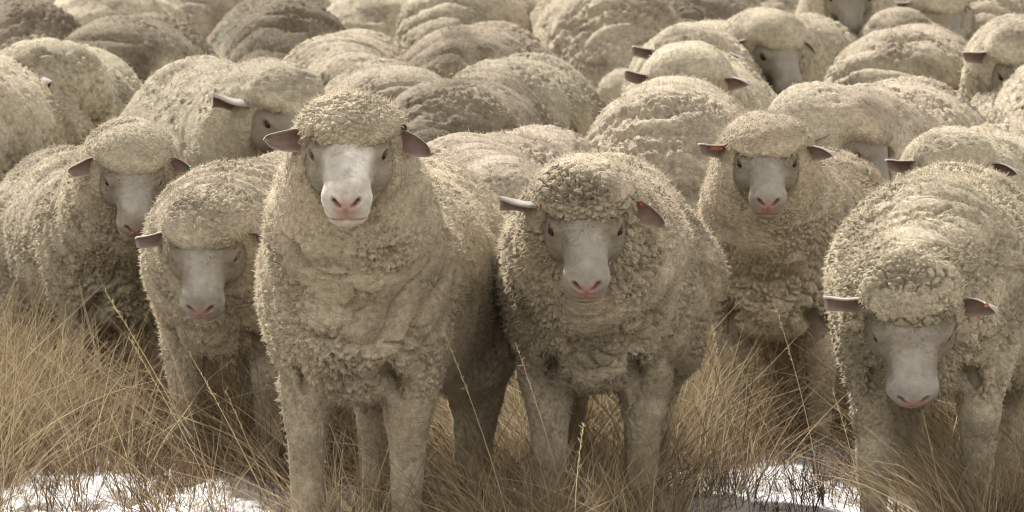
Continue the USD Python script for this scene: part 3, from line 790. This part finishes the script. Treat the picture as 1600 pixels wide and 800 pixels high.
FLOCK = [
    # near row
    dict(label='large pale sheep standing upright in front, white face straight to the viewer', px=602, D=13.97, psi=-11, s=1.0, fat=0.84, hpx=(546, 187, 13.30), yaw=-1, pitch=28, hs=1.0,
         ears=((-4, 18, -5), (-2, 18, -8)), tags=((1, 'black', .30, .95, 1.0, 0),), white=1.6, q=2, seed=1, dust=.15, crack=0.35, legs=(-.02, .03, .0, .05)),
    dict(label='sheep with lowered grey face, cracked woolly forehead and red tag in notched ear', px=940, D=14.26, psi=-3, s=1.0, fat=0.8, hpx=(914, 297, 13.44), yaw=1, pitch=41, hs=1.0,
         ears=((-14, 16, -14), (8, 4, -75)), tags=((1, 'red', .34, .55, .8, 0),), white=.5, q=2, seed=2, dust=.2, crack=.8),
    dict(label='smaller sheep with pink nose peering over tall grass left of the large pale sheep', px=398, D=15.31, psi=-12, s=.93, fat=.86, hpx=(322, 345, 14.61), yaw=-6, pitch=49, hs=1.02,
         ears=((10, 12, -60), (-16, 12, -50)), white=.6, q=2, seed=3, dust=.4, crack=.6),
    dict(label='sheep at far left with drooping ears, its broad creased flank turned to the viewer', px=150, D=16.35, psi=17, s=0.88, hpx=(207, 234, 15.55), yaw=8, pitch=47, hs=1.0,
         ears=((-8, 14, -30), (-22, 18, -20)), tags=((1, 'green', .82, .1, .7, 0),), white=.55, q=2, seed=4, dust=.3, dye=[(-.1, -.12, .84, .3, .07, .03)], crack=.4),
    dict(label='round-faced sheep in shade with orange ear tag, between lowered grey face and grazing sheep', px=1245, D=15.85, psi=-12, s=0.9, hpx=(1197, 210, 15.15), yaw=0, pitch=31, hs=1.0,
         ears=((2, 10, -40), (4, 10, -45)), tags=((-1, 'red', .28, .7, .9, 0), (-1, 'orange', .40, .55, .7, 1)), white=.45, q=2, seed=5, dust=0.5, crack=.5),
    dict(label='sheep grazing at right with head bent down into the grass', px=1468, D=14.24, psi=-9, s=.98, hpx=(1425, 456, 13.51), yaw=0, pitch=61, hs=1.05,
         ears=((0, 10, -40), (4, 8, -55)), tags=((1, 'orange', .72, .3, .75, 0),), white=0.6, q=2, fold=0.3, seed=6, dust=.3, crack=.9),
    # second row
    dict(label='sheep with one pale pointed ear sideways and face turned right, behind the large pale sheep', px=368, D=18.29, psi=16, s=1.0, hpx=(445, 140, 17.59), yaw=32, pitch=45, roll=0, hs=1.04,
         ears=((8, 6, -45), (10, 2, -82)), white=0.25, q=1, es=1.3, seed=7, dust=.5, dye=[(.0, -.12, .84, .3, .06, .03)]),
    dict(label='woolly back showing in the gap right of the large pale sheep, head low', px=775, D=16.50, psi=-18, s=.90, hpx=(776, 300, 15.75), yaw=-10, pitch=51, q=1, seed=8, dust=.4),
    dict(label='dark-patched woolly back directly right of the large pale sheep\'s ear', px=722, D=18.45, psi=-12, s=.94, head='down', q=1, seed=9, dust=.75, dye=[(-.2, -.2, .74, .2, .08, .06)]),
    dict(label='low woolly back peeking above the large pale sheep\'s head', px=612, D=19.15, psi=5, s=.95, head='down', q=1, seed=10, dust=.5),
    dict(label='woolly back with a small green dye mark, midway along the middle row', px=800, D=19.50, psi=-10, s=.95, head='down', q=1, seed=11, dust=.45, dye=[(-.1, -.2, .74, .2, .06, .05), (.2, .0, .76, .1, .06, .05)]),
    dict(label='folded woolly back rising right behind the cracked woolly forehead', px=1045, D=17.5, psi=-4, s=.98, head='down', q=1, seed=12, dust=.3, fold=0.7),
    dict(label='sheep showing only rounded poll and ears over the grazing sheep\'s back', px=1545, D=16.52, psi=-8, s=.90, hpx=(1490, 236, 15.79), yaw=2, pitch=39, q=1, white=0, seed=13, ears=((-8, 8, -45), (2, 8, -45)), dust=.35),
    dict(label='sheep with head turned away, one grey ear towards the grazing sheep', px=1385, D=18.06, psi=-14, s=.95, hpx=(1350, 190, 17.41), white=0.3, yaw=62, pitch=60, q=1, fat=1.02, seed=14, ears=((-4, 5, -60), (-60, 0, -45)), dust=.3),
    dict(label='broad folded back in the right background below a smooth grey poll', px=1415, D=20.55, psi=-32, s=1.02, head='down', q=1, fat=1.0, seed=15, dust=.45, fold=0.7, dye=[(-.1, -.25, .66, .2, .06, .08)]),
    dict(label='lower of two stacked polls with pale ears, right of centre', px=1085, D=19.29, psi=-6, s=.98, hpx=(1072, 112, 18.64), yaw=-4, pitch=51, white=0, q=1, seed=16, ears=((0, 0, -45), (12, 0, -45)), dust=.3, dye=[(.1, -.24, .66, .2, .06, .08)]),
    dict(label='upper of two stacked polls with pale ears, right of centre', px=1095, D=21.30, psi=-8, s=.98, hpx=(1075, 66, 20.65), yaw=-4, pitch=35, q=1, seed=17, ears=((-6, 5, -45), (8, 5, -45)), dust=.35),
    # left background
    dict(label='plain woolly flank cut off by the left picture edge', px=-48, D=18.6, psi=-12, s=1.0, head='down', q=1, seed=18, dust=.3),
    dict(label='sheep at left edge looking down left, one grey ear pointing right', px=90, D=19.64, psi=-4, s=.98, hpx=(30, 100, 18.99), white=0, yaw=-66, pitch=43, q=1, seed=19, ears=((2, 10, -45), (-10, 10, -45)), dust=.4),
    dict(label='brown-topped back standing clear behind the left sheep with drooping ears', px=205, D=21.51, psi=-6, s=1.0, head='down', q=1, seed=20, dust=.9),
    dict(label='dark dusty back in the top left corner', px=38, D=22.91, psi=8, s=1.0, head='down', q=1, seed=21, dust=1.0),
    dict(label='pale smooth back behind the brown-topped back at upper left', px=190, D=24.31, psi=-12, s=1.05, head='down', q=0, fat=1.05, seed=22, dust=.3),
    dict(label='back with vertical fleece stripes at the top edge, left of the dark speckled back', px=322, D=24.84, psi=-6, s=1.05, head='down', q=0, seed=23, dust=.5),
    dict(label='dark speckled round back at the top edge left of centre', px=442, D=23.09, psi=6, s=1.02, head='down', q=1, seed=24, dust=.95, dye=[(.0, -.22, .72, .1, .05, .05)]),
    dict(label='sheep with only its pale woolly poll raised before its own back, upper centre left', px=540, D=20.79, psi=-5, s=.98, hpx=(556, 112, 20.04), yaw=0, pitch=31, q=1, seed=25, dust=.4, eyes=True),
    dict(label='wide back with dark patch in the upper middle', px=742, D=21.07, psi=-28, s=1.0, head='down', q=1, seed=26, dust=.7),
    dict(label='pale back at the top edge behind the speckled and patched backs', px=585, D=24.66, psi=0, s=1.0, head='down', q=0, seed=27, dust=.4),
    dict(label='big pale rounded rear with side folds at the top centre', px=742, D=24.14, psi=-14, s=1.08, head='down', q=1, seed=28, dust=.35),
    dict(label='tall smooth rump standing in the open gap at the top, right of centre', px=948, D=23.61, psi=6, s=1.08, head='down', q=1, seed=29, dust=.45, fold=.5),
    dict(label='dusty dark back at the top edge above the two stacked polls', px=1098, D=24.31, psi=-8, s=1.02, head='down', q=1, seed=30, dust=.9, dye=[(-.1, -.25, .7, .1, .05, .05)]),
    # right background
    dict(label='sheep looking down right with both dark eyes showing, upper right of centre', px=1232, D=22.01, psi=10, s=1.0, hpx=(1212, 48, 21.26), yaw=28, pitch=43, white=0.3, q=1, seed=31, ears=((-14, 20, -45), (-8, 10, -45)), dust=.3, hs=0.98),
    dict(label='sheep with narrow dark face cut off by the top edge', px=1322, D=22.57, psi=2, s=1.02, hpx=(1326, -40, 21.88), white=0, yaw=6, pitch=49, q=1, seed=32, ears=((0, 10, -45), (0, 10, -45)), dust=.4, hs=0.88),
    dict(label='sheep with smooth grey poll just above the broad folded back', px=1412, D=22.26, psi=-2, s=.98, hpx=(1406, 44, 21.61), yaw=0, pitch=39, q=1, seed=33, ears=((-40, 10, -45), (-40, 10, -45)), dust=.5),
    dict(label='sheep with grey face turned right and ear raised, at the top right', px=1445, D=23.90, psi=8, s=1.02, hpx=(1464, -8, 23.1), yaw=42, pitch=51, white=0.3, q=1, seed=34, ears=((0, 10, -45), (0, 10, -45)), dust=.45, hs=1.05),
    dict(label='dark-faced sheep half cut off by the right picture edge', px=1600, D=20.44, psi=0, s=1.0, hpx=(1598, 72, 19.69), white=0, yaw=8, pitch=53, q=1, seed=35, ears=((0, 10, -45), (4, 10, -45)), dust=.5),
    dict(label='woolly side cut off at the right edge below the dark-faced sheep', px=1690, D=19.41, psi=8, s=1.0, head='down', q=1, seed=36, dust=.35),
    dict(label='creased back behind the dark-faced sheep in the top right corner', px=1560, D=23.79, psi=-10, s=1.05, head='down', q=1, seed=37, dust=.4),
    dict(label='back glimpsed at the top edge between smooth rump and big pale rear', px=855, D=26.59, psi=4, s=1.05, head='down', q=0, seed=38, dust=.7),
    dict(label='back glimpsed at the top edge above the sheep with both dark eyes', px=1225, D=25.89, psi=-4, s=1.05, head='down', q=0, seed=39, dust=.4),
    dict(label='dim back furthest away between the top left corner and the pale smooth back', px=118, D=27.2, psi=3, s=1.1, head='down', q=0, seed=41, dust=.6),
    dict(label='back glimpsed at the top edge left of the dark speckled back', px=410, D=26.94, psi=4, s=1.08, head='down', q=0, seed=40, dust=.4),
]
for k in FLOCK:
    make_sheep(**k)
print('fibres', FIB[0], 'body tris', COUNT[0], 'fleece tris', COUNT[1])

# ------------------------------------------------------------------ grass
rng = np.random.default_rng(77)
STRAW = np.array([[.30, .24, .145], [.40, .34, .205], [.24, .18, .11], [.33, .265, .17], [.18, .13, .085], [.27, .22, .145], [.21, .15, .10]])
TWIG = np.array([[.085, .055, .040], [.13, .085, .055], [.17, .115, .07]])


def blades(n, h0, h1, spread, lean, wid, cols, bend=.5, k=6, drift=(-.35, 0)):
    r = spread * np.sqrt(rng.random(n))
    th = rng.random(n) * 2 * np.pi
    root = np.stack([r * np.cos(th), r * np.sin(th), np.full(n, -.01)], 1)
    L = h0 + (h1 - h0) * rng.random(n)
    d = np.stack([np.cos(th), np.sin(th)], 1) * (lean * rng.random(n))[:, None] + np.array(drift) * (.3 + .9 * rng.random(n))[:, None] + rng.normal(0, .16, (n, 2))
    t = np.linspace(0, 1, k)
    P = np.zeros((n, k, 3))
    b = bend * rng.random(n)
    for i in range(k):
        u = t[i]
        P[:, i, :2] = root[:, :2] + d * (L * (u * .6 + .4 * u * u * (1 + b)))[:, None]
        P[:, i, 2] = root[:, 2] + L * (u - .38 * b * u * u * 1.2)
    P += rng.normal(0, .0025, P.shape) * t[None, :, None]
    w = (wid * (.6 + .8 * rng.random(n)))[:, None] * np.array([1, .95, .85, .7, .5, .25])[None, :k]
    c = cols[rng.integers(0, len(cols), n)] * .84 * (.75 + .5 * rng.random((n, 1)))
    return P, w, c


def twigs(n, h):
    """Dark wiry weed stems with side branches."""
    P, w, c = blades(n, h * .5, h, .05, .5, .0022, TWIG, .3, drift=(-.1, 0))
    allP, allw, allc = [P], [w], [c]
    for _ in range(3):
        i = rng.integers(0, n, n)
        j = rng.integers(2, 5, n)
        a = P[i, j]
        d = rng.normal(0, 1, (n, 3)) * .6 + np.array([0, 0, .8])
        L = h * (.12 + .25 * rng.random(n))
        t = np.linspace(0, 1, 6)
        Q = a[:, None] + d[:, None] * (L[:, None] * t)[..., None] + rng.normal(0, .004, (n, 6, 3)) * t[None, :, None]
        allP.append(Q)
        allw.append(np.tile(.0013 * np.array([1, .9, .8, .7, .6, .4]), (n, 1)))
        allc.append(c[i])
    return np.vstack(allP), np.vstack(allw), np.vstack(allc)


def scatter(name, label, category, protos, spots, scales, kind='stuff'):
    pi = UsdGeom.PointInstancer.Define(stage, '/World/' + name)
    paths = []
    for k, (P, w, c) in enumerate(protos):
        path = f'/World/{name}/tuft_{k + 1:03d}' if k else f'/World/{name}/tuft'
        put_curves(path, P, w, M_GRASS, c)
        paths.append(path)
    pi.CreatePrototypesRel().SetTargets([Sdf.Path(p) for p in paths])
    n = len(spots)
    pi.CreateProtoIndicesAttr(Vt.IntArray.FromNumpy(rng.integers(0, len(protos), n).astype(np.int32)))
    pi.CreatePositionsAttr(Vt.Vec3fArray.FromNumpy(np.asarray(spots, np.float32)))
    pi.CreateScalesAttr(Vt.Vec3fArray.FromNumpy(np.repeat(np.asarray(scales, np.float32)[:, None], 3, 1)))
    a = rng.normal(0, .5, n)
    pi.CreateOrientationsAttr(Vt.QuathArray([Gf.Quath(float(math.cos(x / 2)), 0, 0, float(math.sin(x / 2))) for x in a]))
    tag(pi, label, category, None, kind)


def cover(n, x0, x1, y0, y1, want):
    x, y = x0 + (x1 - x0) * rng.random(n), y0 + (y1 - y0) * rng.random(n)
    keep = rng.random(n) < want(x, y)
    x, y = x[keep], y[keep]
    return np.stack([x, y, soil_height(x, y)], 1)


def bare(x, y):
    return sstep(.10, -.12, snow_depth(x, y))


def clump(x, y, seed=31, sc=2.6):
    return sstep(.38, .62, fbm(np.stack([x, y, 0 * x], -1) * sc, 3, seed))


# stands of tall grass: place on the ground (through the photograph's pixels), half widths in metres, strength
STANDS = [(60, 690, .42, .5, 1.2), (190, 705, .30, .45, 1.2), (300, 750, .26, .35, 1.2), (385, 780, .18, .25, 1.0), (30, 640, .4, .5, 1.2), (250, 800, .12, .1, .5), (120, 800, .1, .1, .4),
          (790, 835, .12, .2, .7), (880, 838, .22, .22, 1.2), (965, 832, .18, .25, 1.2), (1020, 805, .14, .15, .8), (1050, 745, .16, .25, .8), (1270, 712, .22, .25, 1.0), (1180, 705, .25, .2, 1.2),
          (1150, 690, .4, .5, 1.1), (1480, 838, .24, .25, 1.2), (1570, 825, .2, .25, 1.2),
          (470, 842, .14, .14, .9), (560, 845, .1, .12, .7), (660, 838, .14, .2, 1.0), (720, 790, .16, .25, .7), (800, 740, .2, .3, .7)]


def stand(x, y):
    s = np.full(np.shape(x), .24)
    for px, py, rx, ry, w in STANDS:
        g = on_ground(px, py)
        s = np.maximum(s, w * np.exp(-(((x - g[0]) / rx) ** 2 + ((y - g[1]) / (ry * 1.75)) ** 2) ** 1.3))
    return np.where(y > 18, np.maximum(s, .35), s)


# openings where the snow lies bare: column (photograph's x), nearest and farthest distance, half width
OPENINGS = [(245, 12, 15.4, .12), (95, 12, 14.9, .17), (425, 12, 14.5, .13), (1240, 12, 15.3, .22), (1335, 12, 15.2, .14), (640, 12, 15.0, .07), (1120, 12, 14.6, .10)]


def opened(x, y):
    k = np.ones(np.shape(x))
    for px, D0, D1, hw in OPENINGS:
        xc = (px - 800) / FPX * 14.3
        k *= 1 - .93 * np.exp(-((x + .05 * np.sin(5 * y) - xc) / hw) ** 4) * sstep(D1 + .35, D1 - .2, y)
    return k


short = [blades(40, .03, .10, .06, 1.1, .0018, STRAW, .9, drift=(-.15, 0)) for _ in range(6)]
sp = cover(16000, -2.4, 2.4, 12.9, 23.5, lambda x, y: np.where(y > 19, .5, np.where(y < 14.1, .35, 1)) * (.08 + .92 * bare(x, y)) * (.35 + .65 * opened(x, y)))
scatter('short_grass', 'short matted brown dead grass covering the ground', 'grass', short, sp, .7 + .6 * rng.random(len(sp)))
tall = [blades(34, .06, .31, .08, 1.0, .0015, STRAW, .8, drift=(-.2, 0)) for _ in range(12)]
sp = cover(26000, -2.4, 2.4, 13.2, 23.5, lambda x, y: 1.3 * opened(x, y) * stand(x, y) * (.28 + .72 * clump(x, y, 31, 5)) * (.30 + .70 * bare(x, y)) * np.where(y < 14.3, .8, 1))
scatter('tall_grass', 'tall dry straw-coloured grass around the legs of the sheep', 'grass', tall, sp, (.7 + .5 * rng.random(len(sp))) * np.where(sp[:, 1] > 14.5, 1.35, 1))
weeds = [twigs(12, .15) for _ in range(6)]
sp = cover(2600, -2.0, 2.0, 13.3, 18.5, lambda x, y: .22 + .42 * clump(x, y, 44, 3.5))
scatter('wiry_weeds', 'dark wiry weed stems poking out of the snow', 'weeds', weeds, sp, .6 + .6 * rng.random(len(sp)))

STALKS = [(690, 510, 13.35, 80), (806, 538, 13.4, 62), (912, 660, 13.3, -4), (652, 585, 13.5, -66), (1142, 545, 13.8, 84), (240, 480, 14.3, 60), (165, 456, 14.9, 110), (352, 610, 13.9, 58),
          (298, 555, 14.1, 88), (1210, 475, 14.6, 50), (1090, 500, 14.0, 60), (20, 560, 14.0, 70), (200, 525, 14.5, 90), (1300, 605, 13.9, 40), (1440, 640, 13.5, 30)]
P, W, Cc = [], [], []
for px, py, D, dx in STALKS:
    tip = at(px, py, D)
    root_ = np.array([(px + dx * 1.5 - 800) / FPX * D, D + .03, float(soil_height(np.array(tip[0]), np.array(D))) - .01])
    t = np.linspace(0, 1, 9)[:, None]
    sway = np.array([-.10 * np.sign(dx) * np.linalg.norm(tip - root_), 0, .05]) * (t * (1 - t)) * 1.6
    line = root_ + (tip - root_) * t - sway
    P.append(line)
    W.append(np.array([.0020, .0020, .0019, .0018, .0017, .0016, .0015, .0014, .0010]))
    col = STRAW[rng.integers(0, 4)] * 1.0
    Cc.append(col)
    for k in range(26):                                    # the seed head: short awns close along the tip
        u = 1 - .26 * rng.random() * 1.0
        a = root_ + (tip - root_) * u - np.array([-.10 * np.sign(dx) * np.linalg.norm(tip - root_), 0, .05]) * (u * (1 - u)) * 1.6
        d = unit(unit(tip - root_) + .45 * rng.normal(0, 1, 3))
        L = .006 + .008 * rng.random()
        P.append(a + d * (L * t))
        W.append(.0015 * (1 - .75 * np.abs(t[:, 0] - .35)))
        Cc.append(col * (.8 + .4 * rng.random()))
tag(put_curves('/World/seed_stalks', np.array(P), np.array(W), M_GRASS, np.array(Cc)), 'single tall pale straw stalks with feathery seed heads', 'grass', None, 'stuff')
